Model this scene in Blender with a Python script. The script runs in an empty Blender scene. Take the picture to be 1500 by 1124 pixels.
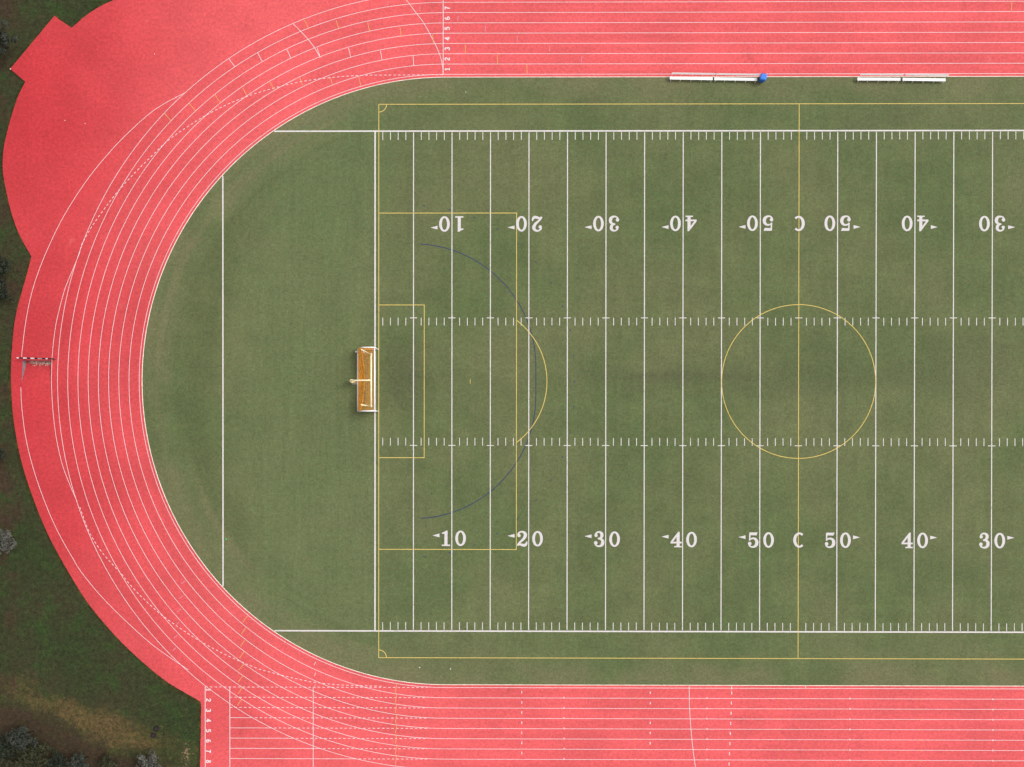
import bpy, bmesh, math, random
import numpy as np
from mathutils import Vector, Matrix, geometry

scene = bpy.context.scene
C = scene.collection
R = math.radians

# ---------------------------------------------------------------- camera
# drone looking straight down; origin = centre of the football field, metres
CAM = np.array([-33.48884, -5.25952, 97.23336])
ROT = (-0.0035819, 0.0052314, 0.0008006)
FPX, PPX, PPY = 1198.0, 750.0, 628.0          # photo is 1500 x 1124
cd = bpy.data.cameras.new('Camera'); cam = bpy.data.objects.new('Camera', cd); C.objects.link(cam)
cam.location = CAM; cam.rotation_euler = ROT
cd.sensor_fit = 'HORIZONTAL'; cd.sensor_width = 36.0; cd.lens = 36.0*FPX/1500.0
cd.shift_x = 0.0; cd.shift_y = (PPY-562.0)/1500.0
cd.clip_start = 0.5; cd.clip_end = 6000
scene.camera = cam

# ---------------------------------------------------------------- light (bright overcast)
SUN_EL, SUN_AZ = R(50), R(72)                 # azimuth from +Y towards +X
world = bpy.data.worlds.new('World'); scene.world = world; world.use_nodes = True
wn = world.node_tree; wn.nodes.clear()
sky = wn.nodes.new('ShaderNodeTexSky'); sky.sky_type = 'NISHITA'; sky.sun_disc = False
sky.sun_elevation = SUN_EL; sky.sun_rotation = SUN_AZ; sky.air_density = 1.0; sky.dust_density = 4.0
hs = wn.nodes.new('ShaderNodeHueSaturation'); hs.inputs['Saturation'].default_value = 0.06
bg = wn.nodes.new('ShaderNodeBackground'); bg.inputs['Strength'].default_value = 0.13
wo = wn.nodes.new('ShaderNodeOutputWorld')
wn.links.new(sky.outputs[0], hs.inputs['Color']); wn.links.new(hs.outputs[0], bg.inputs[0]); wn.links.new(bg.outputs[0], wo.inputs[0])
sl = bpy.data.lights.new('Sun', 'SUN'); sl.energy = 1.3; sl.angle = R(24); sl.color = (1.0, 0.965, 0.92)
so = bpy.data.objects.new('Sun', sl); C.objects.link(so)
sd = Vector((math.sin(SUN_AZ)*math.cos(SUN_EL), math.cos(SUN_AZ)*math.cos(SUN_EL), math.sin(SUN_EL)))
so.rotation_euler = sd.to_track_quat('Z', 'Y').to_euler(); so.location = sd*150
scene.view_settings.view_transform = 'Standard'; scene.view_settings.look = 'None'
scene.view_settings.gamma = 1.0; scene.view_settings.use_curve_mapping = False
scene.view_settings.exposure = 0.32

# ---------------------------------------------------------------- helpers
def _rot(rx, ry, rz):
    cx, sx = math.cos(rx), math.sin(rx); cy, sy = math.cos(ry), math.sin(ry); cz, sz = math.cos(rz), math.sin(rz)
    Rx = np.array([[1,0,0],[0,cx,-sx],[0,sx,cx]]); Ry = np.array([[cy,0,sy],[0,1,0],[-sy,0,cy]]); Rz = np.array([[cz,-sz,0],[sz,cz,0],[0,0,1]])
    return Rz@Ry@Rx
RM = _rot(*ROT)
def at(px, py, z=0.0):
    """photo pixel -> point on the horizontal plane at height z"""
    d = RM@np.array([(px-PPX)/FPX, -(py-PPY)/FPX, -1.0])
    p = CAM + d*((z-CAM[2])/d[2])
    return (float(p[0]), float(p[1]))
def atl(pts, z=0.0): return [at(x, y, z) for x, y in pts]

def mesh(name, verts, faces, mat, parent=None, smooth=False):
    m = bpy.data.meshes.new(name); m.from_pydata([tuple(v) for v in verts], [], [tuple(f) for f in faces]); m.update()
    if mat: m.materials.append(mat)
    if smooth:
        for p in m.polygons: p.use_smooth = True
    o = bpy.data.objects.new(name, m); C.objects.link(o)
    if parent: o.parent = parent
    return o
def share(name, src, parent, loc=(0,0,0), rz=0.0):
    o = bpy.data.objects.new(name, src); C.objects.link(o); o.parent = parent; o.location = loc; o.rotation_euler = (0,0,rz)
    return o
def tag(o, label, cat, group=None):
    o['label'] = label; o['category'] = cat
    if group: o['group'] = group
    return o
def empty(name, loc, rz=0.0):
    o = bpy.data.objects.new(name, None); C.objects.link(o); o.location = loc; o.rotation_euler = (0,0,rz); o.empty_display_size = 0.3
    return o
def copy_tree(o, parent=None):
    c = o.copy(); C.objects.link(c); c.parent = parent
    for ch in list(o.children): copy_tree(ch, c)
    return c

def catmull(pts, n=10, closed=False):
    P = [np.array(p, float) for p in pts]; out = []
    m = len(P)
    for i in range(m if closed else m-1):
        p1, p2 = P[i], P[(i+1) % m]
        p0 = P[i-1] if (i > 0 or closed) else 2*p1-p2
        p3 = P[(i+2) % m] if (i+2 < m or closed) else 2*p2-p1
        for k in range(n):
            t = k/n
            out.append(0.5*((2*p1)+(-p0+p2)*t+(2*p0-5*p1+4*p2-p3)*t*t+(-p0+3*p1-3*p2+p3)*t**3))
    if not closed: out.append(P[-1])
    return [tuple(p) for p in out]

def ribbon(pts, w, z, closed=False):
    """flat strip along a polyline; w number or list -> verts, faces"""
    n = len(pts); P = np.array([p[:2] for p in pts], float); V = []; F = []
    for i in range(n):
        if closed: a, b = P[i-1], P[(i+1) % n]
        else: a, b = P[max(i-1, 0)], P[min(i+1, n-1)]
        t = b-a; t = t/(np.linalg.norm(t)+1e-12); nn = np.array([-t[1], t[0]])
        ww = (w[i] if hasattr(w, '__len__') else w)/2
        V += [(P[i][0]-nn[0]*ww, P[i][1]-nn[1]*ww, z), (P[i][0]+nn[0]*ww, P[i][1]+nn[1]*ww, z)]
    for i in range(n if closed else n-1):
        j = (i+1) % n
        F.append((2*i, 2*j, 2*j+1, 2*i+1))
    return V, F
class MB:
    def __init__(s): s.v = []; s.f = []
    def add(s, vf):
        k = len(s.v); s.v += list(vf[0]); s.f += [tuple(i+k for i in f) for f in vf[1]]; return s
    def build(s, name, mat, parent=None, smooth=False): return mesh(name, s.v, s.f, mat, parent, smooth)
def box(c, d, rz=0.0, rx=0.0):
    M = Matrix.Translation(c) @ Matrix.Rotation(rz, 4, 'Z') @ Matrix.Rotation(rx, 4, 'X')
    V = [tuple(M @ Vector((x*d[0]/2, y*d[1]/2, z*d[2]/2))) for z in (-1,1) for y in (-1,1) for x in (-1,1)]
    return V, [(0,2,3,1),(4,5,7,6),(0,1,5,4),(2,6,7,3),(0,4,6,2),(1,3,7,5)]
def tube(pts, r, n=8, closed=False):
    P = [Vector(p) for p in pts]; V = []; F = []; m = len(P)
    up = Vector((0,0,1))
    for i in range(m):
        a = P[i-1] if (i > 0 or closed) else P[i]; b = P[(i+1) % m] if (i < m-1 or closed) else P[i]
        t = (b-a).normalized()
        u = t.cross(up)
        if u.length < 1e-3: u = t.cross(Vector((0,1,0)))
        u.normalize(); w = u.cross(t)
        rr = r[i] if hasattr(r, '__len__') else r
        for k in range(n):
            an = 2*math.pi*k/n
            V.append(tuple(P[i]+u*(math.cos(an)*rr)+w*(math.sin(an)*rr)))
    for i in range(m if closed else m-1):
        j = (i+1) % m
        for k in range(n):
            l = (k+1) % n
            F.append((i*n+k, i*n+l, j*n+l, j*n+k))
    if not closed:
        F.append(tuple(range(n-1, -1, -1))); F.append(tuple((m-1)*n+k for k in range(n)))
    return V, F
def lathe(prof, n=20, c=(0,0,0)):
    V = []; F = []
    for r, z in prof:
        for k in range(n):
            a = 2*math.pi*k/n; V.append((c[0]+r*math.cos(a), c[1]+r*math.sin(a), c[2]+z))
    for i in range(len(prof)-1):
        for k in range(n):
            l = (k+1) % n; F.append((i*n+k, i*n+l, (i+1)*n+l, (i+1)*n+k))
    F.append(tuple(range(n-1,-1,-1))); F.append(tuple((len(prof)-1)*n+k for k in range(n)))
    return V, F
def sheet(loops, z):
    polys = [[Vector((p[0], p[1], z)) for p in l] for l in loops]
    tris = geometry.tessellate_polygon(polys)
    V = [v for l in polys for v in l]; F = []
    for t in tris:
        a, b, c = (V[i] for i in t)
        ar = (b-a).cross(c-a).z
        if abs(ar) < 1e-9: continue
        F.append(tuple(t) if ar > 0 else tuple(reversed(t)))
    return V, F

# ---------------------------------------------------------------- materials
class NT:
    def __init__(s, name):
        s.m = bpy.data.materials.new(name); s.m.use_nodes = True; s.t = s.m.node_tree; s.t.nodes.clear()
        s.out = s.t.nodes.new('ShaderNodeOutputMaterial'); s.b = s.t.nodes.new('ShaderNodeBsdfPrincipled')
        s.t.links.new(s.b.outputs[0], s.out.inputs[0])
        g = s.t.nodes.new('ShaderNodeNewGeometry'); s.pos = g.outputs['Position']
        s.b.inputs['Specular IOR Level'].default_value = 0.2
    def ln(s, a, b): s.t.links.new(a, b)
    def _in(s, sock, v):
        if isinstance(v, bpy.types.NodeSocket): s.ln(v, sock)
        else: sock.default_value = v
    def noise(s, scale, detail=3, rough=0.55, stretch=None, off=(0,0,0), dist=0.0):
        mp = s.t.nodes.new('ShaderNodeMapping'); s.ln(s.pos, mp.inputs[0])
        mp.inputs['Location'].default_value = off
        if stretch: mp.inputs['Scale'].default_value = stretch
        n = s.t.nodes.new('ShaderNodeTexNoise'); n.inputs['Scale'].default_value = scale; n.inputs['Detail'].default_value = detail
        n.inputs['Roughness'].default_value = rough; n.inputs['Distortion'].default_value = dist
        s.ln(mp.outputs[0], n.inputs['Vector']); return n.outputs['Fac']
    def math(s, op, a, b=0.0, c=0.0, clamp=False):
        n = s.t.nodes.new('ShaderNodeMath'); n.operation = op; n.use_clamp = clamp
        s._in(n.inputs[0], a); s._in(n.inputs[1], b)
        if len(n.inputs) > 2: s._in(n.inputs[2], c)
        return n.outputs[0]
    def rng(s, v, a, b, c=0.0, d=1.0, smooth=True):
        n = s.t.nodes.new('ShaderNodeMapRange'); n.interpolation_type = 'SMOOTHSTEP' if smooth else 'LINEAR'
        s._in(n.inputs['Value'], v); n.inputs['From Min'].default_value = a; n.inputs['From Max'].default_value = b
        n.inputs['To Min'].default_value = c; n.inputs['To Max'].default_value = d
        return n.outputs[0]
    def mix(s, f, a, b, mode='MIX'):
        n = s.t.nodes.new('ShaderNodeMix'); n.data_type = 'RGBA'; n.blend_type = mode; n.clamp_factor = True
        s._in(n.inputs[0], f)
        for k, v in ((6, a), (7, b)):
            if isinstance(v, bpy.types.NodeSocket): s.ln(v, n.inputs[k])
            else: n.inputs[k].default_value = (v[0], v[1], v[2], 1)
        return n.outputs[2]
    def xyz(s):
        n = s.t.nodes.new('ShaderNodeSeparateXYZ'); s.ln(s.pos, n.inputs[0]); return n.outputs
    def gain(s, col, f):            # multiply colour by a scalar socket
        cb = s.t.nodes.new('ShaderNodeCombineColor')
        for i in range(3): s._in(cb.inputs[i], f)
        return s.mix(1.0, col, cb.outputs[0], 'MULTIPLY')
    def bump(s, h, strength=0.4, dist=0.02):
        n = s.t.nodes.new('ShaderNodeBump'); n.inputs['Strength'].default_value = strength; n.inputs['Distance'].default_value = dist
        s.ln(h, n.inputs['Height']); s.ln(n.outputs[0], s.b.inputs['Normal'])
    def done(s, col, rough=0.8, metal=0.0):
        if isinstance(col, bpy.types.NodeSocket): s.ln(col, s.b.inputs['Base Color'])
        else: s.b.inputs['Base Color'].default_value = (*col, 1)
        s._in(s.b.inputs['Roughness'], rough); s.b.inputs['Metallic'].default_value = metal
        return s.m
def plain(name, col, rough=0.6, var=0.12, scale=6.0, metal=0.0):
    n = NT(name); f = n.rng(n.noise(scale, 4), 0.3, 0.7, 1-var, 1+var)
    return n.done(n.gain(n.mix(0.0, col, col), f), rough, metal)

CX = -41.97                      # centre of the bend
RK, R1, LW = 36.10, 36.45, 1.22  # kerb, first lane line, lane width

def mat_track():
    n = NT('track_rubber'); X = n.xyz()
    # base red grades along X, deeper at the apron end, paler beyond the bend
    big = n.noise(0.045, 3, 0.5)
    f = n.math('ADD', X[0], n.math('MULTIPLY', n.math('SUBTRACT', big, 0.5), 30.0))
    xgrade = n.rng(f, -99, -58)
    col = n.mix(xgrade, (0.490, 0.036, 0.044), (0.690, 0.102, 0.112))
    st = n.noise(0.16, 5, 0.6, off=(7,3,0))
    col = n.gain(col, n.rng(st, 0.30, 0.72, 0.90, 1.05))
    stn = n.rng(n.noise(0.35, 4, 0.6, off=(31,12,0), dist=0.6), 0.66, 0.80)
    col = n.mix(n.math('MULTIPLY', stn, 0.26), col, (0.72, 0.22, 0.20)); dk = n.rng(n.noise(0.22, 5, 0.65, off=(91,42,0), dist=0.8), 0.58, 0.78); col = n.gain(col, n.rng(dk, 0, 1, 1.0, 0.86))
    # running wear that follows the lanes
    ax = n.math('MAXIMUM', n.math('SUBTRACT', n.math('ABSOLUTE', X[0]), -CX), 0.0)
    rad = n.math('SQRT', n.math('ADD', n.math('MULTIPLY', ax, ax), n.math('MULTIPLY', X[1], X[1])))
    cv = n.t.nodes.new('ShaderNodeCombineXYZ'); n.ln(n.math('MULTIPLY', rad, 1.1), cv.inputs[0]); n.ln(n.math('MULTIPLY', X[0], 0.03), cv.inputs[1]); n.ln(n.math('MULTIPLY', X[1], 0.03), cv.inputs[2])
    ln_ = n.t.nodes.new('ShaderNodeTexNoise'); ln_.inputs['Scale'].default_value = 1.0; ln_.inputs['Detail'].default_value = 4; n.ln(cv.outputs[0], ln_.inputs['Vector'])
    lane = n.math('MULTIPLY', n.rng(rad, 47.5, 46.0), n.rng(ln_.outputs['Fac'], 0.3, 0.7, -0.075, 0.075, False))
    col = n.gain(col, n.math('ADD', 1.0, lane))
    g1 = n.noise(2.6, 2, 0.6); g2 = n.noise(5.5, 2, 0.7, off=(5,5,0)); g3 = n.noise(3.2, 2, 0.6, off=(15,55,0))
    col = n.gain(col, n.rng(g1, 0.25, 0.75, 0.85, 1.15, False)); col = n.gain(col, n.rng(g2, 0.2, 0.8, 0.78, 1.22, False))
    col = n.mix(n.math('MULTIPLY', xgrade, n.rng(g3, 0.42, 0.8, 0, 0.35)), col, (0.66, 0.115, 0.070))
    n.bump(g2, 0.25, 0.01)
    return n.done(col, 0.85)
def mat_turf():
    n = NT('artificial_turf'); X = n.xyz()
    a = n.noise(0.07, 4, 0.55); b = n.noise(0.30, 4, 0.6, off=(11,4,0)); 
    streak = n.noise(0.9, 3, 0.6, stretch=(1.0, 0.14, 1)); streak2 = n.noise(0.55, 3, 0.6, stretch=(0.12, 1.0, 1), off=(40,2,0))
    col = n.mix(n.rng(a, 0.33, 0.68), (0.094, 0.126, 0.049), (0.124, 0.139, 0.061))
    col = n.gain(col, n.rng(b, 0.3, 0.7, 0.93, 1.07))
    col = n.gain(col, n.rng(streak, 0.3, 0.7, 0.96, 1.04)); col = n.gain(col, n.rng(streak2, 0.3, 0.7, 0.97, 1.03))
    # each 5-yard roll of turf was laid with a slightly different nap
    roll = n.math('FLOOR', n.math('DIVIDE', n.math('ADD', X[0], 200.0), 4.572))
    wn_ = n.t.nodes.new('ShaderNodeTexWhiteNoise'); wn_.noise_dimensions = '1D'; n.ln(roll, wn_.inputs['W'])
    col = n.gain(col, n.rng(wn_.outputs['Value'], 0, 1, 0.972, 1.028, False))
    # end-zone turf is a paler, less trodden green
    ez = n.math('MULTIPLY', n.rng(X[0], -70, -62), n.rng(X[0], -53, -45, 1, 0))
    col = n.mix(n.math('MULTIPLY', ez, 0.40), col, (0.120, 0.154, 0.066))
    comb = n.noise(1.5, 4, 0.65, stretch=(1.0, 0.05, 1), off=(9,0,0)); col = n.gain(col, n.math('ADD', 1.0, n.math('MULTIPLY', ez, n.rng(comb, 0.3, 0.7, -0.085, 0.085, False))))
    # trodden band and dust along the kerb
    dx = n.math('MINIMUM', n.math('SUBTRACT', X[0], CX), 0.0)
    r = n.math('SQRT', n.math('ADD', n.math('MULTIPLY', dx, dx), n.math('MULTIPLY', X[1], X[1])))
    r = n.math('ADD', r, n.math('MULTIPLY', n.math('SUBTRACT', n.noise(0.25, 4, 0.6, off=(3,9,0)), 0.5), 6.0))
    worn = n.math('MULTIPLY', n.rng(r, 32.2, 35.6), n.rng(n.noise(0.11, 3, 0.5, off=(77,9,0)), 0.35, 0.6))
    col = n.mix(n.math('MULTIPLY', worn, 0.55), col, (0.165, 0.150, 0.078))
    ring = n.math('MULTIPLY', n.rng(r, 26.0, 30.0), n.rng(r, 30.5, 33.5, 1, 0)); ring = n.math('MULTIPLY', ring, n.rng(X[0], -60, -68))
    col = n.mix(n.math('MULTIPLY', ring, 0.38), col, (0.070, 0.092, 0.034))
    # mower and foot tracks that run round the bend just inside the kerb
    cv = n.t.nodes.new('ShaderNodeCombineXYZ'); r0 = n.math('SQRT', n.math('ADD', n.math('MULTIPLY', dx, dx), n.math('MULTIPLY', X[1], X[1])))
    n.ln(n.math('MULTIPLY', r0, 0.9), cv.inputs[0]); n.ln(n.math('MULTIPLY', X[0], 0.05), cv.inputs[1]); n.ln(n.math('MULTIPLY', X[1], 0.05), cv.inputs[2])
    tn = n.t.nodes.new('ShaderNodeTexNoise'); tn.inputs['Scale'].default_value = 1.0; tn.inputs['Detail'].default_value = 4; n.ln(cv.outputs[0], tn.inputs['Vector'])
    tm = n.math('MULTIPLY', n.rng(r0, 27.0, 32.5), n.rng(X[0], -46, -54))
    col = n.mix(n.math('MULTIPLY', tm, n.rng(tn.outputs['Fac'], 0.50, 0.68, 0, 0.42)), col, (0.165, 0.150, 0.076))
    col = n.mix(n.math('MULTIPLY', tm, n.rng(tn.outputs['Fac'], 0.48, 0.32, 0, 0.28)), col, (0.070, 0.088, 0.034))
    # scuffed goal mouth and drag mark through midfield
    def spot(cx, cy, rx, ry, s_):
        ex = n.math('DIVIDE', n.math('SUBTRACT', X[0], cx), rx); ey = n.math('DIVIDE', n.math('SUBTRACT', X[1], cy), ry)
        d = n.math('SQRT', n.math('ADD', n.math('MULTIPLY', ex, ex), n.math('MULTIPLY', ey, ey)))
        d = n.math('ADD', d, n.math('MULTIPLY', n.math('SUBTRACT', n.noise(0.6, 4, 0.6, off=(cx,cy,0)), 0.5), 0.9))
        return n.math('MULTIPLY', n.rng(d, 0.3, 1.05, 1, 0), s_)
    for a_ in ((-46.8, 0.6, 3.6, 5.0, 0.50), (-14.5, 0.55, 13.0, 0.9, 0.30), (-6.0, 0.5, 44.0, 2.6, 0.16), (1.0, 1.5, 9.0, 6.5, 0.17), (20.0, 2.0, 8.0, 5.0, 0.24), (-24.5, 33.2, 3.5, 1.0, 0.25), (9.0, 31.0, 7.0, 4.0, 0.15), (-39.7, -30.0, 2.0, 1.6, 0.25)):
        col = n.mix(spot(*a_), col, (0.070, 0.076, 0.040))
    g1 = n.noise(2.0, 2, 0.6); g2 = n.noise(4.6, 2, 0.7, off=(5,5,0)); g3 = n.noise(2.4, 2, 0.6, off=(25,5,0))
    col = n.gain(col, n.rng(g1, 0.25, 0.75, 0.87, 1.13, False)); col = n.gain(col, n.rng(g2, 0.2, 0.8, 0.68, 1.32, False))
    col = n.mix(n.rng(g3, 0.48, 0.8, 0, 0.36), col, (0.165, 0.122, 0.066))
    n.bump(g2, 0.4, 0.02)
    return n.done(col, 0.9)
def mat_lawn():
    n = NT('rough_lawn'); X = n.xyz()
    a = n.noise(0.09, 4, 0.55); b = n.noise(0.45, 5, 0.62, off=(2,8,0))
    col = n.mix(n.rng(a, 0.35, 0.65), (0.028, 0.039, 0.013), (0.038, 0.037, 0.016))
    col = n.mix(n.rng(b, 0.46, 0.70, 0, 0.85), col, (0.030, 0.054, 0.014)); b2 = n.noise(0.9, 5, 0.7, off=(22,8,0)); col = n.mix(n.rng(b2, 0.55, 0.75, 0, 0.65), col, (0.055, 0.046, 0.019))
    # sun-dried band between the mown grass and the shrubs
    P0 = at(20, 1000); P1 = at(290, 1108); dx_, dy_ = P1[0]-P0[0], P1[1]-P0[1]; L = math.hypot(dx_, dy_); nx, ny = -dy_/L, dx_/L
    d = n.math('ADD', n.math('MULTIPLY', X[0], nx), n.math('MULTIPLY', X[1], ny)); d = n.math('SUBTRACT', d, P0[0]*nx+P0[1]*ny)
    dn = n.math('ADD', d, n.math('MULTIPLY', n.math('SUBTRACT', n.noise(0.28, 4, 0.6, off=(19,3,0)), 0.5), 7.0))
    band = n.math('MULTIPLY', n.rng(dn, -3.2, -1.4), n.rng(dn, -0.6, 1.8, 1, 0))
    straw = n.math('MULTIPLY', band, n.rng(n.noise(2.2, 5, 0.75, off=(9,1,0)), 0.25, 0.70))
    straw = n.math('MULTIPLY', straw, n.rng(n.noise(0.13, 3, 0.5, off=(60,1,0)), 0.38, 0.58, 0.18, 0.95))
    col = n.mix(straw, col, (0.130, 0.080, 0.032))
    # leaf litter under the shrubs, beyond the band and along the far edge
    lit = n.rng(dn, -1.8, -3.6)
    le = n.math('ADD', X[0], n.math('MULTIPLY', n.math('SUBTRACT', n.noise(0.2, 4, 0.6, off=(50,3,0)), 0.5), 9.0))
    lit = n.math('MAXIMUM', lit, n.math('MULTIPLY', n.rng(le, -91.6, -94.5), n.rng(n.noise(0.33, 4, 0.6, off=(0,30,0)), 0.4, 0.6)))
    col = n.mix(n.math('MULTIPLY', lit, 0.8), col, (0.047, 0.028, 0.017))
    # bare, scuffed earth beside the sprint start
    E0 = at(273, 1108)
    ex = n.math('DIVIDE', n.math('SUBTRACT', X[0], E0[0]), 1.0); ey = n.math('DIVIDE', n.math('SUBTRACT', X[1], E0[1]), 2.4)
    ed = n.math('SQRT', n.math('ADD', n.math('MULTIPLY', ex, ex), n.math('MULTIPLY', ey, ey)))
    ed = n.math('ADD', ed, n.math('MULTIPLY', n.math('SUBTRACT', n.noise(1.9, 5, 0.7), 0.5), 5.6))
    col = n.mix(n.rng(ed, -0.15, 0.35, 0.8, 0), col, (0.30, 0.19, 0.12))
    fl = n.rng(n.noise(2.4, 3, 0.6, off=(4,4,4)), 0.62, 0.72)
    fl = n.math('MULTIPLY', fl, n.rng(X[0], -79, -73.5)); fl = n.math('MULTIPLY', fl, n.rng(X[1], -36, -38.5))
    col = n.mix(n.math('MULTIPLY', fl, 0.6), col, (0.15, 0.115, 0.045))
    g1 = n.noise(1.9, 3, 0.65); g2 = n.noise(4.8, 2, 0.7, off=(5,5,0))
    col = n.gain(col, n.rng(g1, 0.25, 0.75, 0.65, 1.38, False)); col = n.gain(col, n.rng(g2, 0.2, 0.8, 0.55, 1.48, False))
    n.bump(g1, 0.6, 0.05)
    return n.done(col, 0.95)
def mat_paint(name, col, wear, under):
    n = NT(name)
    w = n.rng(n.noise(1.3, 5, 0.65), 0.52, 0.78, 0, wear); c = n.mix(w, col, under)
    c = n.mix(n.rng(n.noise(4.2, 4, 0.7, off=(2,7,0)), 0.50, 0.72, 0, wear*0.8), c, under); c = n.gain(c, n.rng(n.noise(7.0, 2), 0.25, 0.75, 0.93, 1.07, False))
    return n.done(c, 0.75)
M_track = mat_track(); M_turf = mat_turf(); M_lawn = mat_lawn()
RED = (0.58, 0.09, 0.09); GRN = (0.11, 0.12, 0.055)
M_tw = mat_paint('track_line_paint', (0.74, 0.64, 0.66), 0.42, RED)
M_ty = mat_paint('track_yellow_paint', (0.70, 0.36, 0.12), 0.5, RED)
M_tp = mat_paint('track_faded_paint', (0.62, 0.25, 0.30), 0.55, RED)
M_fw = mat_paint('field_white_paint', (0.68, 0.63, 0.62), 0.36, GRN)
M_fn = mat_paint('field_number_paint', (0.62, 0.575, 0.58), 0.15, GRN)
M_fy = mat_paint('field_yellow_paint', (0.66, 0.49, 0.14), 0.34, GRN)
M_fb = mat_paint('field_blue_paint', (0.032, 0.040, 0.105), 0.2, GRN)
M_kerb = plain('kerb_aluminium', (0.80, 0.70, 0.60), 0.5, 0.14, 1.5)

# ---------------------------------------------------------------- ground, track, turf
def arc(cx, cy, r, a0, a1, n):
    return [(cx+r*math.cos(a0+(a1-a0)*i/n), cy+r*math.sin(a0+(a1-a0)*i/n)) for i in range(n+1)]
def stadium(r, n=96):
    return arc(CX, 0, r, math.pi/2, 3*math.pi/2, n) + arc(-CX, 0, r, -math.pi/2, math.pi/2, n)

Z0 = 0.0; ZT = 0.012
pit_px = [(33.6, 528.2), (74.9, 528.6), (74.6, 561.5), (31.5, 561.5)]
pit = atl(pit_px)
edge = []
edge += [at(*p) for p in [(380,-42),(300,-36),(240,-24),(200,-12),(160,3),(136,16),(120,27.5)]]
edge = catmull(edge, 6)
edge += atl([(105,41),(79.5,23.5),(15,101),(37,120)])
edge += catmull(atl([(37,120),(25,145),(14,180),(6.5,212),(4,237),(5,257),(9.5,281),(16.5,311),(28,343),(46,376)]), 6)[1:]
edge += catmull(atl([(46,376),(41,396),(32.5,426),(24.5,456),(19.5,488),(16.5,531),(16.3,562),(19,607),(25,647),(33,682),(44,717),(59,757),(76,794.5),(102,841),(125,878),(150,910),(182.5,945.5),(214,974.5),(244,998.5),(272,1015.5),(289,1025)]), 5)[1:]
edge += atl([(293.5,1028),(294.6,1032)])
pb = at(293.5,1124)
edge += [(pb[0]-0.05, pb[1]-2.4), (-CX, -48.6)]
edge += arc(-CX, 0, 48.6, -math.pi/2, math.pi/2, 48)[1:] 
edge += [(at(380,-42)[0], 48.6)]
# hand-cut edge of the rubber: grass creeps over it by a few centimetres
rng = random.Random(4)
def roughen(loop, step=0.35, amp=0.022):
    out = []
    for i in range(len(loop)):
        a = np.array(loop[i]); b = np.array(loop[(i+1) % len(loop)]); L = np.linalg.norm(b-a); k = max(1, int(L/step)) if a[0] < -60 else 1
        t = (b-a)/(L+1e-9); nn = np.array([-t[1], t[0]])
        for j in range(k):
            p = a+(b-a)*j/k
            out.append(tuple(p+nn*(rng.uniform(-amp, amp) if (j and a[0] < -60) else 0)))
    return out
edge = roughen(edge)
def grow(q, d):
    c = np.mean(np.array(q), 0); return [tuple(np.array(p)+np.sign(np.array(p)-c)*d) for p in q]

V, F = sheet([[(-2500,-2500),(2500,-2500),(2500,2500),(-2500,2500)], grow(pit, 0.25)], -0.03)
lawn = mesh('lawn', V, F, M_lawn); lawn['kind'] = 'structure'
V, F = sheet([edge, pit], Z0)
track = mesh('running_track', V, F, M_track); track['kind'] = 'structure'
def mat_verge():
    n = NT('verge_grass'); c = n.mix(n.rng(n.noise(0.5, 4, 0.6), 0.35, 0.65), (0.032,0.034,0.011), (0.068,0.058,0.016))
    c = n.gain(c, n.rng(n.noise(2.0, 4, 0.7, off=(6,1,0)), 0.2, 0.8, 0.5, 1.4, False)); n.ln(n.rng(n.noise(1.1, 5, 0.7, off=(16,1,0)), 0.34, 0.56, 0.0, 0.95), n.b.inputs['Alpha']); return n.done(c, 0.95)
vp = [p for p in edge if p[0] < -66]
vr = random.Random(9); vw = [1.0]
for _ in vp[1:]: vw.append(min(1.3, max(0.35, vw[-1]+vr.uniform(-0.13, 0.13))))
V, F = ribbon(vp, vw, -0.024); mesh('verge_strip', V, F, mat_verge(), lawn)
st = stadium(RK-0.03)
turf = mesh('turf_field', [(x, y, ZT) for x, y in st], [tuple(range(len(st)))], M_turf); turf['kind'] = 'structure'

# kerb: low rounded aluminium rail round the inside of lane 1
kp = stadium(RK, 128); prof = [(-0.042, 0.0), (-0.038, 0.045), (-0.022, 0.055), (0.022, 0.055), (0.038, 0.045), (0.042, 0.0)]
kv = []; kf = []; n = len(kp)
for i, (x, y) in enumerate(kp):
    cx = CX if x < CX else (-CX if x > -CX else x)
    d = Vector((x-cx, y)).normalized() if abs(x-cx) > 1e-6 or True else Vector((0,1))
    for o, z in prof: kv.append((x+d.x*o, y+d.y*o, z+0.002))
for i in range(n):
    j = (i+1) % n
    for k in range(len(prof)-1):
        a = i*6+k; b = j*6+k; kf.append((a, b, b+1, a+1))
mesh('kerb', kv, kf, M_kerb, track)

def line(name, pts, w, z, mat, parent, closed=False):
    V, F = ribbon(pts, w, z, closed); return mesh(name, V, F, mat, parent)
def seg(name, a, b, w, z, mat, parent): return line(name, [a, b], w, z, mat, parent)
def dashed(name, pts, w, z, mat, parent, dash=0.30, gap=0.26, skip=None):
    P = [np.array(p) for p in pts]; S = [0.0]
    for a, b in zip(P, P[1:]): S.append(S[-1]+np.linalg.norm(b-a))
    S = np.array(S); A = np.array(P); mb = MB(); s = 0.0
    while s < S[-1]-0.1:
        e = min(s+dash, S[-1])
        q = [(float(np.interp(v, S, A[:,0])), float(np.interp(v, S, A[:,1]))) for v in (s, (s+e)/2, e)]
        mb.add(ribbon(q, w, z)); s += dash+gap
    return mb.build(name, mat, parent)

# ---------------------------------------------------------------- track markings
TW = 0.052
for k in range(9):
    line('lane_line', stadium(R1+k*LW, 160), TW if k else 0.055, 0.0040, M_tw, track, True)
YT = lambda k: R1+k*LW
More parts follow.
